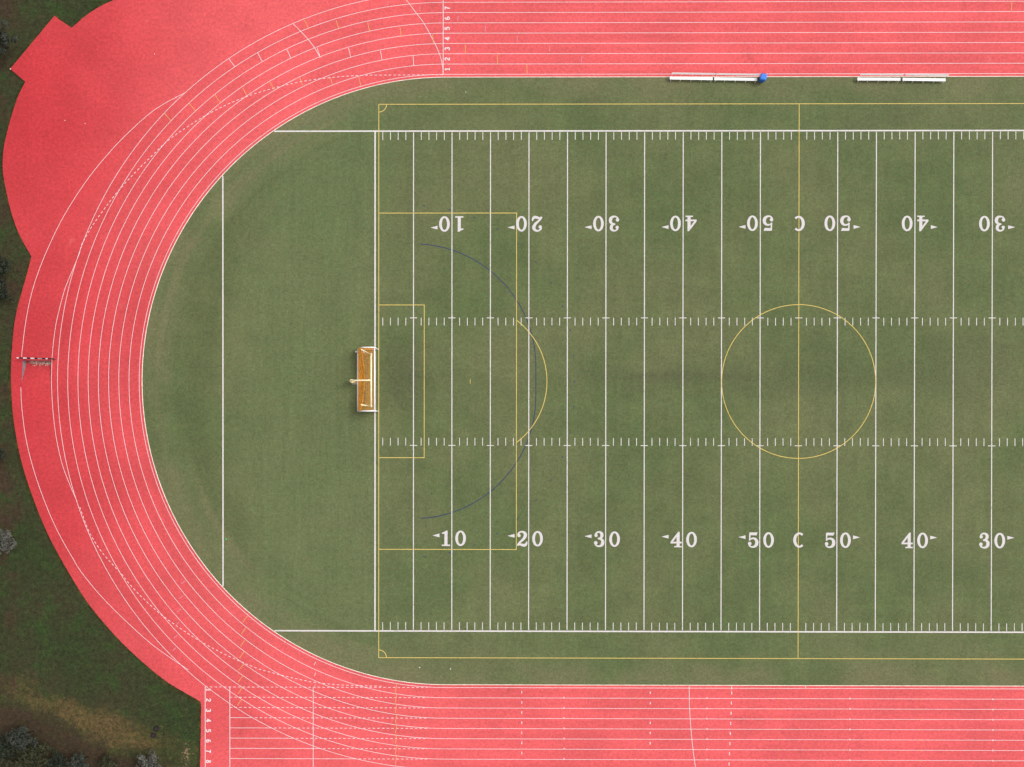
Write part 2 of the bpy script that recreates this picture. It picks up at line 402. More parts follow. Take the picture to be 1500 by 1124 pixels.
# finish line and sprint start lines
xf = at(649.2, 60)[0]
seg('finish_line', (xf, YT(0)-0.02), (xf, YT(8)), 0.075, 0.0055, M_tw, track)
xs = at(300.6, 1060)[0]; xs2 = at(336.7, 1060)[0]; xs3 = at(458.8, 1060)[0]
seg('start_line', (xs, -YT(0)+0.04), (xs, -YT(8)), 0.075, 0.0055, M_tw, track)
seg('start_line', (xs2, -YT(0)), (xs2, -YT(8)), 0.075, 0.0055, M_tw, track)
seg('start_line', (xs3, -YT(0)-0.05), (xs3, -YT(8)), 0.065, 0.0055, M_tw, track)
R8 = R1+8*LW
for k in range(8):
    y = -YT(k); xe = -math.sqrt(max(R8*R8-y*y, 0))+CX
    x0 = xs if k == 0 else xs2
    if k >= 3:
        seg('chute_line', (xs2, y), (xe, y), TW, 0.0048, M_tw, track); x0 = xe+0.3
    dashed('dashed_line', [(x0, y), (at(626, 1010)[0], y)], 0.066, 0.0062, M_tw, track)
seg('chute_line', (xs, -YT(8)), (CX, -YT(8)), 0.075, 0.0048, M_tw, track)
# steeplechase water-jump lane
S1 = [(273,135),(240,152.5),(215,170),(175,207.5),(140,247.5),(115,282),(92.5,318.5),(75,353.5),(59,391),(46,431),(37.5,473.5),(32.7,512),(31.8,523)]
S2 = [(30.5,567.5),(32,597),(37.5,639.5),(47.5,682),(62.5,727),(82.5,774.5),(107.5,819.5),(122,842),(150,875.5),(185,910.5),(220,942),(250,964),(276,981.5)]
S3 = [(117.5,368.5),(107.5,393.5),(96,421),(87.5,451),(81,481),(77,516),(75.6,546),(75.6,567),(77.6,602),(82.6,642),(91,679.5),(101,707),(113,735)]
for S in (S1, S2, S3): line('steeplechase_line', catmull(atl(S), 8), TW, 0.0070, M_tw, track)
D1 = [(649,109.6),(600,110),(535,110.5),(500,112.5),(470,115.5),(440,120),(410,127),(375,137),(345,148),(325,157),(300,170),(270,189),(245,207),(220,231),(195,256),(170,284),(150,310),(134,333),(121,356),(117.5,366)]
D2 = [(117,743),(130,778),(147,806),(165,827),(178,841),(190,856),(205,872),(225,891),(238,902),(258,916.5),(275,928),(295,940.5),(320,954),(345,966),(375,978.5),(400,986),(430,993.5),(460,999.5),(500,1003.5),(560,1005.5)]
for D in (D1, D2): dashed('dashed_line', catmull(atl(D), 6), 0.068, 0.0078, M_tw, track)
# curved (evolute) start lines
W1 = [(649,109),(648.3,97),(644,80),(635,60),(621,34.5),(611,21),(594,-1),(572,-24)]
W2 = [(429.5,35.2),(440,45.5),(450,56.5),(460,69),(466,79),(469,84.5)]
W3 = [(1009.4,1005.8),(1010,1035),(1012,1067),(1015,1097),(1018.8,1124),(1022,1140)]
for W in (W1, W2, W3): line('curved_start_line', catmull(atl(W), 8), 0.062, 0.0086, M_tw, track)
# relay zone and stagger ticks
T_W = [((335.5,86.5),(344,98)),((377.5,77.5),(384.2,90.5)),((420.5,72.5),(426,85.5)),((464.5,70),(469,84)),((510.5,70.5),(513.7,83.5)),((557.3,74.5),(559.5,88.5)),((605.2,82.5),(606,96.3)),((462.5,969.5),(460.3,974.5)),((462.6,985.5),(460.4,990.5))]
T_Y = [((446,29.5),(452,42)),((492.5,30),(496.5,43)),((538.5,33),(541.5,46.5)),((586,40.5),(587.7,53)),((634,51),(634.7,65)),((681.5,66),(681.6,79)),((728.6,80.5),(728.7,94)),((771.8,95),(772.2,108)),
       ((395.8,120),(402,132.5)),((438.8,113),(443,124.5)),((483.6,113),(487,124.5)),((525.5,113),(528.6,126)),((241.5,166.5),(250.5,177.5)),((277.5,152),(287,163.5)),((315,139),(323.3,151.5)),((355.5,129),(361.6,140)),
       ((1434.6,-8),(1434.6,2.5)),((1482,3.5),(1481.6,17.5)),
       ((362.5,902.4),(355.5,911.5)),((360.3,919.5),(353.4,929)),((359,937.6),(352.3,946.7)),((357.7,954.7),(350.7,964.3)),((356.6,972.8),(349.7,982)),((355.7,989.5),(349.1,999.5)),((355.3,1006.7),(348.7,1016.7)),((354,1024),(348,1033.3))]
T_Y += [((581.3, 1000.6+14.95*k), (579.2, 1014.6+14.95*k)) for k in range(8)]
T_P = [((711,38),(710.4,46.5)),((757.6,53),(757.6,61)),((805,68),(805,76)),((852,83),(852,91)),((1010.4,-6),(1010.4,3)),((671,23),(670.5,31)),
       ((271.5,851),(266,855)),((268,873),(262.5,877)),((265.3,892.3),(259.5,896.5)),((262,911.5),(258.4,915.2)),((260,930),(255,935)),((257.4,948.8),(253,953.6)),
       ((462.4,1002.5),(460.4,1006.5)),((461.8,1018.5),(460,1022)),((461.9,1034),(460,1038.6)),((461.9,1050),(460,1054.2)),((461.9,1065),(460,1070)),((461.9,1080.2),(459.8,1086.7)),((615.5,9.5),(614.8,16.5)),((568.7,2),(568,8))]
for T, m, w in ((T_W, M_tw, 0.062), (T_Y, M_ty, 0.072), (T_P, M_tp, 0.08)):
    for a, b in T: seg('lane_tick', at(*a), at(*b), w, 0.0092, m, track)
# short dabs across the home-straight lanes, one row per mark
def dabs(name, pts, w, h, z, mat):
    mb = MB()
    for px, py in pts:
        x, y = at(px, py); mb.add(ribbon([(x, y-h/2), (x, y+h/2)], w, z))
    return mb.build(name, mat, track)
dabs('lane_dab_row', [(764.3, 1014.2+14.85*k) for k in range(7)], 0.09, 0.30, 0.0092, M_tw)
dabs('lane_dab_row', [(952.6, 1015),(952.6,1030),(952.5,1059),(952.4,1074),(952.3,1089)], 0.10, 0.28, 0.0092, M_tw)
dabs('lane_dab_row', [(1071.8,1008)]+[(1071.8-0.48*k-0.05*k*k*0.2, 1015.2+14.85*k) for k in range(8)], 0.10, 0.36, 0.0092, M_tw)
for i in range(7):
    dabs('hurdle_mark_row', [(826.2+104.7*i, 1007+15.0*k+0.004*104.7*i) for k in range(1, 8)], 0.10, 0.20, 0.0092, M_ty if i % 2 else M_tw)

# ---------------------------------------------------------------- lettering as stroked outlines
def ell(cx, cy, rx, ry, a0, a1, n=18): return [(cx+rx*math.cos(R(a0+(a1-a0)*i/n)), cy+ry*math.sin(R(a0+(a1-a0)*i/n))) for i in range(n+1)]
def stroke(P, w, z):
    """P: points, w: widths at those points -> smooth ribbon with round ends"""
    Q = catmull([(p[0], p[1], ww) for p, ww in zip(P, w)], 6)
    return ribbon([(q[0], q[1]) for q in Q], [max(q[2], 0.01) for q in Q], z)
def poly(P, z):
    V = [Vector((x, y, z)) for x, y in P]; t = geometry.tessellate_polygon([V]); F = []
    for a in t:
        q = (V[a[1]]-V[a[0]]).cross(V[a[2]]-V[a[0]]).z
        F.append(tuple(a) if q > 0 else tuple(reversed(a)))
    return V, F
def disc(cx, cy, r, z): return [(cx+r*math.cos(2*math.pi*i/16), cy+r*math.sin(2*math.pi*i/16), z) for i in range(16)], [tuple(range(16))]
def ringglyph(rx, ry, ix, iy, cy=0.5, z=0.0, n=36):
    V = []; F = []
    for i in range(n):
        a = 2*math.pi*i/n
        V += [(rx*math.cos(a), cy+ry*math.sin(a), z), (ix*math.cos(a), cy+iy*math.sin(a), z)]
    for i in range(n):
        j = (i+1) % n; F.append((2*i, 2*j, 2*j+1, 2*i+1))
    return V, [tuple(reversed(f)) for f in F]
def serif(ch):
    mb = MB(); e = 0.0008
    if ch == '0': mb.add(ringglyph(0.345, 0.5, 0.165, 0.385))
    elif ch == '1':
        mb.add(poly([(-0.085,0.05),(0.115,0.05),(0.115,1.0),(0.02,1.0),(-0.07,0.93),(-0.25,0.86),(-0.25,0.78),(-0.085,0.80)], 0))
        mb.add(poly([(-0.25,0.0),(0.28,0.0),(0.28,0.09),(-0.25,0.09)], e))
    elif ch == '2':
        mb.add(stroke([(-0.22,0.70),(-0.25,0.80),(-0.13,0.93),(0.05,0.945),(0.19,0.83),(0.20,0.68),(0.10,0.50),(-0.08,0.33),(-0.22,0.18),(-0.29,0.05)], [0.10,0.12,0.10,0.13,0.20,0.21,0.17,0.13,0.12,0.12], 0))
        mb.add(disc(-0.20, 0.70, 0.105, e))
        mb.add(stroke([(-0.27,0.09),(-0.14,0.14),(0.02,0.09),(0.17,0.08),(0.27,0.18),(0.30,0.33)], [0.10,0.13,0.17,0.18,0.14,0.06], 2*e))
    elif ch == '3':
        mb.add(stroke([(-0.22,0.74),(-0.22,0.84),(-0.10,0.945),(0.06,0.945),(0.17,0.84),(0.17,0.68),(0.07,0.56),(-0.08,0.53)], [0.10,0.10,0.10,0.13,0.19,0.19,0.14,0.09], 0))
        mb.add(stroke([(-0.06,0.53),(0.10,0.50),(0.22,0.40),(0.22,0.20),(0.10,0.07),(-0.08,0.05),(-0.22,0.13),(-0.25,0.25)], [0.09,0.12,0.19,0.21,0.15,0.10,0.10,0.10], e))
        mb.add(disc(-0.20, 0.74, 0.105, 2*e)); mb.add(disc(-0.22, 0.26, 0.115, 3*e))
    elif ch == '4':
        mb.add(poly([(0.03,0.05),(0.23,0.05),(0.23,1.0),(0.13,1.0),(0.03,0.86)], 0))
        mb.add(poly([(0.13,1.0),(-0.36,0.36),(-0.36,0.29),(-0.21,0.35),(0.05,0.70),(0.09,0.92)], e))
        mb.add(poly([(-0.36,0.25),(0.36,0.25),(0.36,0.36),(-0.36,0.36)], 2*e)); mb.add(poly([(-0.12,0.0),(0.36,0.0),(0.36,0.085),(-0.12,0.085)], 3*e))
    elif ch == '5':
        mb.add(poly([(-0.27,0.82),(0.22,0.80),(0.29,1.0),(0.18,0.985),(-0.24,0.985)], 0))
        mb.add(poly([(-0.27,0.46),(-0.18,0.46),(-0.16,0.90),(-0.25,0.94)], e))
        mb.add(stroke([(-0.23,0.50),(-0.10,0.59),(0.06,0.60),(0.20,0.50),(0.24,0.33),(0.18,0.15),(0.02,0.055),(-0.15,0.07),(-0.25,0.17),(-0.27,0.27)], [0.07,0.10,0.13,0.18,0.21,0.19,0.12,0.10,0.10,0.10], 2*e))
        mb.add(disc(-0.22, 0.27, 0.115, 3*e))
    elif ch == 'C':
        P = ell(0.04, 0.5, 0.30, 0.43, 48, 312, 16)
        mb.add(stroke(P, [0.15,0.13,0.12,0.12,0.14,0.16,0.18,0.19,0.20,0.19,0.18,0.16,0.14,0.12,0.12,0.13,0.15], 0))
    return mb
def block(ch):
    mb = MB(); e = 0.0006; w = 0.20
    def s(P, k=0): mb.add(stroke(P, [w]*len(P), k*e))
    if ch == '1': s([(0.02,0),(0.02,1.0)]); s([(-0.2,0.75),(0.04,0.93)],1); mb.add(poly([(-0.24,0),(0.26,0),(0.26,0.14),(-0.24,0.14)], 2*e))
    elif ch == '2': s([(-0.24,0.72),(-0.15,0.88),(0.04,0.92),(0.2,0.82),(0.2,0.64),(0.02,0.42),(-0.22,0.12)]); mb.add(poly([(-0.31,0),(0.31,0),(0.31,0.18),(-0.31,0.18)], e))
    elif ch == '3': s([(-0.24,0.78),(-0.12,0.9),(0.06,0.91),(0.2,0.8),(0.18,0.62),(0.02,0.53)]); s([(0.0,0.53),(0.18,0.44),(0.22,0.26),(0.1,0.1),(-0.1,0.09),(-0.25,0.22)],1)
    elif ch == '4': s([(0.1,0),(0.1,1.0)]); s([(0.08,0.92),(-0.26,0.34)],1); mb.add(poly([(-0.34,0.22),(0.32,0.22),(0.32,0.40),(-0.34,0.40)], 2*e))
    elif ch == '5': mb.add(poly([(-0.26,0.82),(0.26,0.82),(0.26,1.0),(-0.26,1.0)], 0)); s([(-0.18,0.9),(-0.2,0.54)],1); s([(-0.2,0.52),(0.0,0.6),(0.18,0.5),(0.22,0.3),(0.08,0.1),(-0.12,0.09),(-0.26,0.2)],2)
    elif ch == '6': mb.add(ringglyph(0.32,0.31,0.13,0.14,0.31)); s([(-0.22,0.34),(-0.2,0.62),(-0.06,0.86),(0.16,0.93)],1)
    elif ch == '7': mb.add(poly([(-0.30,0.82),(0.30,0.82),(0.30,1.0),(-0.30,1.0)], 0)); s([(0.2,0.88),(0.02,0.5),(-0.08,0.0)],1)
    elif ch == '8': mb.add(ringglyph(0.32,0.28,0.13,0.12,0.28)); mb.add(ringglyph(0.27,0.25,0.1,0.1,0.76,e))
    return mb
def place(mb, x, y, h, ang, z, cy=0.5):
    c, s_ = math.cos(ang), math.sin(ang); V = []
    for v in mb.v:
        a, b = v[0]*h, (v[1]-cy)*h
        V.append((x+a*c-b*s_, y+a*s_+b*c, z+v[2]))
    return V, mb.f

GL = {c: serif(c) for c in '012345C'}
NH = 1.84; ZW = ZT+0.005
def field_number(pxl, pyc, txt, top, arrow):
    """number straddling the yard line at photo x pxl, centre row pyc"""
    mb = MB(); ang = math.pi if top else 0.0
    for dx, ch in zip((-10.9, 11.7) if not top else (11.0, -11.9), txt):
        if ch == '1': dx *= 0.92
        x, y = at(pxl+dx, pyc); mb.add(place(GL[ch], x, y, NH, ang, ZW+0.006))
    mb.build('yard_number', M_fn, turf)
    o = -27.2 if arrow < 0 else 28.0
    if txt == '10' and not top: o += 2.8
    ax, ay = at(pxl+o, pyc+(5.3 if top else -4.2)); L = 0.42*arrow; 
    P = [(ax-L, ay-0.22), (ax+L, ay), (ax-L, ay+0.22)]
    V, F = poly(P, ZW+0.006); mesh('number_arrow', V, F, M_fn, turf)
for i, t in enumerate(('10','20','30','40','50')):
    px = 663.0+112.75*i
    field_number(px, 788.7+0.62*i, t, False, -1); field_number(px, 328.4-0.28*i, t, True, -1)
for i, t in enumerate(('50','40','30')):
    field_number(1226.6+113.0*i, 791.5+0.3*i, t, False, 1); field_number(1227.4+113.2*i, 327.4+0.2*i, t, True, 1)
for px, py, a in ((1170.0, 791.3, 0.0), (1170.6, 327.6, math.pi)):
    x, y = at(px, py); V, F = place(GL['C'], x, y, NH, a, ZW+0.006); mesh('centre_letter', V, F, M_fn, turf)
for k in range(8):
    x, y = at(655.1, 101.6-14.93*k); V, F = place(block(str(k+1)), x, y, 0.62, math.pi/2, 0.0092); mesh('lane_number', V, F, M_tw, track)
    x, y = at(305.4, 1010.6+15.0*k); V, F = place(block(str(k+1)), x, y, 0.60, -math.pi/2, 0.0092); mesh('lane_number', V, F, M_tw, track)

# ---------------------------------------------------------------- football markings (110 x 65 yd)
yd = 0.9144; HW = 32.5*yd
XR = 38*yd
yl = None
for k in range(-10, 8):
    if k == 0: continue                      # the centre line is the yellow one
    seg('yard_line', (k*5*yd, -HW+0.16), (k*5*yd, HW-0.16), 0.108, ZW, M_fw, turf)
seg('goal_line', (-55*yd, -HW+0.075), (-55*yd, HW-0.075), 0.165, ZW, M_fw, turf)
ye = math.sqrt((RK-0.1)**2-(-68.42-CX)**2); seg('dead_line', (-68.42, -ye), (-68.42, ye), 0.15, ZW, M_fw, turf)
xe = CX-math.sqrt((RK-0.1)**2-HW**2)
for s in (1, -1): seg('sideline', (xe, s*HW), (XR, s*HW), 0.165, ZW+0.001, M_fw, turf)
hm = bpy.data.meshes.new('hash_mark'); V, F = ribbon([(0,-0.46),(0,0.46)], 0.08, 0); hm.from_pydata(V, [], F); hm.materials.append(M_fw)
hc = bpy.data.meshes.new('hash_cross'); V, F = ribbon([(-0.43,0),(0.43,0)], 0.085, 0); hc.from_pydata(V, [], F); hc.materials.append(M_fw)
yT = at(900, 465.9)[1]; yB = at(900, 652.9)[1]
for i in range(-55, 30):
    x = i*yd
    if i % 5:
        for y in (HW-0.13-0.46, -HW+0.13+0.46, yT-0.44, yB+0.44): share('hash_mark', hm, turf, (x, y, ZW))
    elif i > -55:
        for y in (yT, yB): share('hash_cross', hc, turf, (x, y, ZW+0.0015))

# soccer markings (yellow)
SX, SY = 49.85, 32.9; ZY = ZW+0.003; YW = 0.082
for s in (1, -1): seg('touchline', (-SX-YW/2, s*SY), (XR, s*SY), YW, ZY, M_fy, turf)
seg('soccer_goal_line', (-SX, -SY+YW/2), (-SX, SY-YW/2), YW, ZY, M_fy, turf)
seg('halfway_line', (0, -SY+YW/2), (0, SY-YW/2), YW, ZY, M_fy, turf)
def boxline(name, d, hw):
    line(name, [(-SX+YW/2, hw), (-SX+d, hw)], YW, ZY, M_fy, turf); line(name, [(-SX+YW/2, -hw), (-SX+d, -hw)], YW, ZY, M_fy, turf)
    line(name, [(-SX+d-YW/2, -hw+YW/2), (-SX+d-YW/2, hw-YW/2)], YW, ZY, M_fy, turf)
boxline('penalty_area_line', 16.42, at(650,312)[1]/2-at(650,804.6)[1]/2); boxline('goal_area_line', 5.45, 9.08)
pcx = at(688.8, 558.5)[0]
a = math.acos((-SX+16.42-pcx)/9.15); line('penalty_arc', arc(pcx, 0, 9.12, -a+0.005, a-0.005, 40), 0.085, ZY, M_fy, turf)
seg('penalty_mark', (pcx, -0.26), (pcx, 0.26), 0.06, ZY, M_fy, turf)
line('centre_circle', arc(0, 0, 9.12, 0, 2*math.pi, 96)[:-1], 0.08, ZY+0.001, M_fy, turf, True)
for s in (1, -1):
    line('corner_arc', arc(-SX, s*SY, 0.92, 0, -s*math.pi/2, 10), 0.085, ZY+0.001, M_fy, turf)
# field-hockey striking circle (blue)
HX = at(606.3, 558)[0]
def dee(r, h=1.83): return arc(HX, h, r, math.pi/2, 0, 28)+arc(HX, -h, r, 0, -math.pi/2, 28)
d1 = dee(14.50); line('striking_circle', d1[1:-1], 0.10, ZW-0.002, M_fb, turf)
d2 = dee(19.05); P = np.array(d2); S = np.r_[0, np.cumsum(np.linalg.norm(np.diff(P, axis=0), axis=1))]
mid = S[-1]/2
for k in range(-10, 11):
    s0 = mid+k*3.05
    q = [(float(np.interp(v, S, P[:,0])), float(np.interp(v, S, P[:,1]))) for v in (s0-0.16, s0+0.16)]
    seg('broken_circle_dash', q[0], q[1], 0.085, ZW-0.002, M_fb, turf)

# ---------------------------------------------------------------- water jump
def mat_conc():
    n = NT('pit_concrete'); c = n.mix(n.rng(n.noise(2.0, 5, 0.6), 0.35, 0.65), (0.19,0.175,0.20), (0.27,0.25,0.27)); return n.done(c, 0.85)
M_conc = mat_conc()
p0, p1, p2, p3 = [np.array(p) for p in pit]       # far-left, far-right, near-right, near-left (barrier side first)
dz = -0.70
shelf = 0.30                                       # flat trough under the barrier
q0 = p0+(p3-p0)*shelf/np.linalg.norm(p3-p0); q1 = p1+(p2-p1)*shelf/np.linalg.norm(p2-p1)
wj = empty('water_jump_pit', (float(p0[0]+p2[0])/2, float(p0[1]+p2[1])/2, 0)); wj.parent = track
off = wj.location.copy()
def L3(p, z): return (p[0]-off.x, p[1]-off.y, z)
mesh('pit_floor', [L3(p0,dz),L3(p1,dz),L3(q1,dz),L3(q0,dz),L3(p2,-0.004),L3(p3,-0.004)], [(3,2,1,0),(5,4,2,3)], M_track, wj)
mesh('pit_wall', [L3(p0,-0.001),L3(p0,dz),L3(q0,dz),L3(p3,-0.004)], [(0,1,2,3)], M_conc, wj)
mesh('pit_wall', [L3(p1,-0.001),L3(p1,dz),L3(q1,dz),L3(p2,-0.004)], [(3,2,1,0)], M_conc, wj)
mesh('pit_wall', [L3(p0,-0.001),L3(p1,-0.001),L3(p1,dz),L3(p0,dz)], [(3,2,1,0)], M_conc, wj)
# dead leaves blown into the trough
M_leaf = plain('dead_leaves', (0.44, 0.25, 0.19), 0.9, 0.4, 5.0); M_leaf2 = plain('bleached_leaves', (0.66, 0.58, 0.52), 0.9, 0.3, 5.0)
r_ = random.Random(8)
for mm, cnt in ((M_leaf, 260), (M_leaf2, 110)):
    mb = MB()
    for i in range(cnt):
        u = min(1, max(0, r_.betavariate(1.6, 1.1))); v = abs(r_.gauss(0, 0.22))
        p = p0+(p1-p0)*(0.03+0.94*u)+(p3-p0)/np.linalg.norm(p3-p0)*(0.05+v)
        zz = dz+max(0, (0.05+v-shelf))*0.27+0.02+r_.random()*0.03
        mb.add(box((p[0]-off.x, p[1]-off.y, zz), (r_.uniform(.05,.11), r_.uniform(.03,.07), 0.008), r_.random()*6.3, r_.uniform(-.5,.5)))
    lo = mb.build('leaf_litter', mm, wj); lo['kind'] = 'stuff'

M_blk = plain('barrier_black_paint', (0.014, 0.012, 0.016), 0.8, 0.2); M_wht = plain('barrier_white_paint', (0.56, 0.50, 0.51), 0.6, 0.15); M_grime = plain('barrier_dull_paint', (0.30, 0.24, 0.24), 0.7, 0.3)
M_steel = plain('galvanised_steel', (0.42, 0.42, 0.44), 0.45, 0.15, 8.0, 0.5)
M_rust = plain('rusted_steel', (0.10, 0.045, 0.035), 0.9, 0.3, 8.0)
zb = 0.914
b0 = np.array(at(24.2, 524.4, zb)); b1 = np.array(at(78.0, 525.9, zb)); BL = np.linalg.norm(b1-b0); ba = math.atan2(b1[1]-b0[1], b1[0]-b0[0])
bar = empty('steeplechase_barrier', (float(b0[0]), float(b0[1]), 0), ba)
tag(bar, 'black and white striped steeplechase barrier at the water jump pit', 'barrier')
cuts = [0, 3.6, 9.5, 15.0, 20.2, 26.2, 31.0, 37.0, 42.5, 45.5, 53.8]; cols = [M_wht, M_blk, M_wht, M_blk, M_wht, M_blk, M_grime, M_blk, M_wht, M_blk]
for i, m in enumerate(cols):
    x0, x1 = cuts[i]/53.8*BL, cuts[i+1]/53.8*BL
    bm = bmesh.new(); bmesh.ops.create_cube(bm, size=1); bmesh.ops.scale(bm, vec=(x1-x0, 0.145, 0.127), verts=bm.verts); bmesh.ops.bevel(bm, geom=[e for e in bm.edges if abs(e.verts[0].co.x-e.verts[1].co.x) > 0.01], offset=0.012, segments=2, affect='EDGES')
    bmesh.ops.translate(bm, vec=((x0+x1)/2, 0, zb-0.0635), verts=bm.verts); me = bpy.data.meshes.new('beam_stripe'); bm.to_mesh(me); bm.free(); me.materials.append(m); share('beam_stripe', me, bar)
for x in (0.62, BL-0.30):
    MB().add(box((x, 0, (zb-0.128)/2), (0.09, 0.09, zb-0.128))).build('post', M_rust, bar)
    MB().add(box((x, 0, 0.010), (0.13, 0.12, 0.018))).build('foot_plate', M_rust, bar)
    MB().add(box((x, 0, zb-0.17), (0.105, 0.105, 0.08))).build('height_collar', M_rust, bar)

# ---------------------------------------------------------------- football goalpost
M_yel = plain('goalpost_yellow', (0.88, 0.78, 0.50), 0.4, 0.06, 3.0); M_pad = plain('post_pad_vinyl', (0.84, 0.68, 0.36), 0.55, 0.1, 4.0)
g0 = at(519.2, 559.6, 0.0); cb = at(543.6, 557.2, 3.05); gp = empty('goalpost', (g0[0], g0[1], ZT))
tag(gp, 'pale yellow gooseneck football goalpost rising behind the white soccer goal', 'goalpost')
dx = cb[0]-g0[0]; dy = cb[1]-g0[1]; CBH = 3.05-ZT
neck = [(0,0,0),(0,0,1.0),(0,0,1.75)]+[(0.85*(1-math.cos(R(t))), dy*0.3*(t/90), 1.75+(CBH-0.12-1.75)*math.sin(R(t))) for t in range(12, 91, 13)]+[(dx*0.7, dy*0.8, CBH-0.02),(dx, dy, CBH)]
MB().add(tube(neck, 0.085, 12)).build('gooseneck', M_yel, gp, True)
MB().add(lathe([(0.10,0.03),(0.21,0.03),(0.225,0.08),(0.225,1.72),(0.20,1.78),(0.10,1.78)], 20)).build('post_pad', M_pad, gp, True)
MB().add(box((0,0,0.015),(0.6,0.6,0.03))).build('base_plate', M_steel, gp)
hwid = 2.98
MB().add(tube([(dx, dy-hwid, CBH),(dx, dy+hwid, CBH)], 0.10, 12)).build('crossbar', M_yel, gp, True)
for s in (1,-1):
    MB().add(tube([(dx, dy+s*hwid, CBH-0.1),(dx, dy+s*hwid, CBH+6.1)], 0.062, 10)).build('upright', M_yel, gp, True)
    MB().add(lathe([(0.02,-0.14),(0.125,-0.14),(0.125,0.14),(0.06,0.17)], 12, (dx, dy+s*hwid, CBH))).build('upright_clamp', M_yel, gp, True)

# ---------------------------------------------------------------- soccer goal
M_gw = plain('goal_white_paint', (0.86, 0.84, 0.84), 0.35, 0.04, 4.0)
M_net = plain('orange_net_cord', (0.86, 0.38, 0.05), 0.8, 0.25, 3.0); M_rope = plain('grey_rope', (0.45,0.40,0.36), 0.9, 0.2)
f0 = np.array(at(554.4, 511.2)); f1 = np.array(at(554.6, 603.4)); rb = at(524.2, 557)[0]
gx = (f0[0]+f1[0])/2-0.06; gy0 = f1[1]+0.06; gy1 = f0[1]-0.06; GH = 2.44
sg = empty('soccer_goal', (gx, (gy0+gy1)/2, ZT)); tag(sg, 'white framed soccer goal with orange net on the goal line', 'goal')
hh = (gy1-gy0)/2; BD = gx-rb; TD = 1.35
MB().add(tube([(0,-hh-0.06,GH),(0,hh+0.06,GH)], 0.075, 12)).build('crossbar', M_gw, sg, True)
MB().add(tube([(-BD,-hh,0.10),(-BD,hh,0.10)], 0.082, 10)).build('ground_bar', M_gw, sg, True)
for s in (1,-1):
    y = s*hh
    MB().add(tube([(0,y,0.0),(0,y,GH)], 0.07, 12)).build('post', M_gw, sg, True)
    st_ = [(0.03,y,GH),(-TD*0.6,y,GH-0.01),(-TD,y,GH-0.06)]+[(-TD-0.12-(BD-TD-0.12)*t, y, (GH-0.22)*(1-t)+0.05) for t in (0,0.5,1)]
    MB().add(tube(st_, 0.072, 10)).build('side_stay', M_gw, sg, True)
    MB().add(tube([(0.10,y,0.045),(-BD,y,0.045)], 0.07, 10)).build('base_bar', M_gw, sg, True)
# net: roof panel that sags, back panel down to the ground bar, two sides; knotted cord geometry
def netgrid(fn, nu, nv):
    V = [fn(i/nu, j/nv) for j in range(nv+1) for i in range(nu+1)]
    F = [(j*(nu+1)+i, j*(nu+1)+i+1, (j+1)*(nu+1)+i+1, (j+1)*(nu+1)+i) for j in range(nv) for i in range(nu)]
    return V, F
def backline(u): # rope along the rear top, pulled inward by the weight of the net
    b = math.sin(math.pi*u)
    return (-TD-0.33+0.42*b**0.8, -hh+2*hh*u, GH-0.20-0.30*b)
rn = random.Random(3); ph = [rn.uniform(0, 6.28) for _ in range(8)]
def roof(u, v):
    e = backline(u); x = e[0]*v; z = GH+(e[2]-GH)*v-0.22*math.sin(math.pi*v)*math.sin(math.pi*u)**0.5+0.03*math.sin(17*u+ph[0])*math.sin(math.pi*v)
    return (x+0.02*math.sin(23*u+ph[1])*v*(1-v), e[1], z)
def back(u, v):
    e = backline(u); w = v**0.8; x = e[0]+(-BD+0.06-e[0])*w; z = e[2]*(1-v)+0.05
    return (x+0.10*math.sin(math.pi*v)*math.sin(9*u+ph[2])*0.6, e[1], z+0.05*math.sin(13*u+ph[3])*math.sin(math.pi*v))
def side(s):
    def f(u, v):
        top = GH-0.03 if u*BD < TD else GH-0.25-(GH-0.35)*(u*BD-TD-0.12)/(BD-TD-0.12)
        top = min(GH-0.03, max(0.08, top))
        return (-u*BD*0.995, s*(hh-0.02-0.06*math.sin(math.pi*v)*math.sin(math.pi*u)), 0.05+(top-0.05)*(1-v))
    return f
def skirt(u, v): return (-BD+0.06-(0.20+0.04*math.sin(21*u+ph[4]))*v, -hh+2*hh*u, 0.012+0.008*math.sin(40*u)**2*v)
for fn, nu, nv, th in ((roof, 104, 22, 0.022), (back, 118, 38, 0.019), (skirt, 118, 4, 0.014), (side(1), 38, 36, 0.014), (side(-1), 38, 36, 0.014)):
    V, F = netgrid(fn, nu, nv); o = mesh('net_panel', V, F, M_net, sg)
    md = o.modifiers.new('cord', 'WIREFRAME'); md.thickness = th; md.use_even_offset = False; md.use_replace = True
MB().add(tube([backline(i/30) for i in range(31)], 0.022, 6)).build('back_rope', M_net, sg, True)
MB().add(tube([(-1.12+0.12*math.sin(math.pi*i/20), -hh+2*hh*i/20, 2.2-0.1*math.sin(math.pi*i/20)) for i in range(21)], 0.012, 5)).build('support_rope', M_rope, sg, True)
for wx, wy in ((-BD-0.18, hh-0.30), (-BD+0.72, hh-0.33)):
    MB().add(tube([(wx-0.09, wy, 0.12),(wx+0.09, wy, 0.12)], 0.115, 14)).build('transport_wheel', M_gw, sg, True)
MB().add(tube([(-BD-0.30, hh-0.30, 0.12),(-BD+0.84, hh-0.33, 0.12)], 0.022, 8)).build('wheel_axle', M_gw, sg, True)

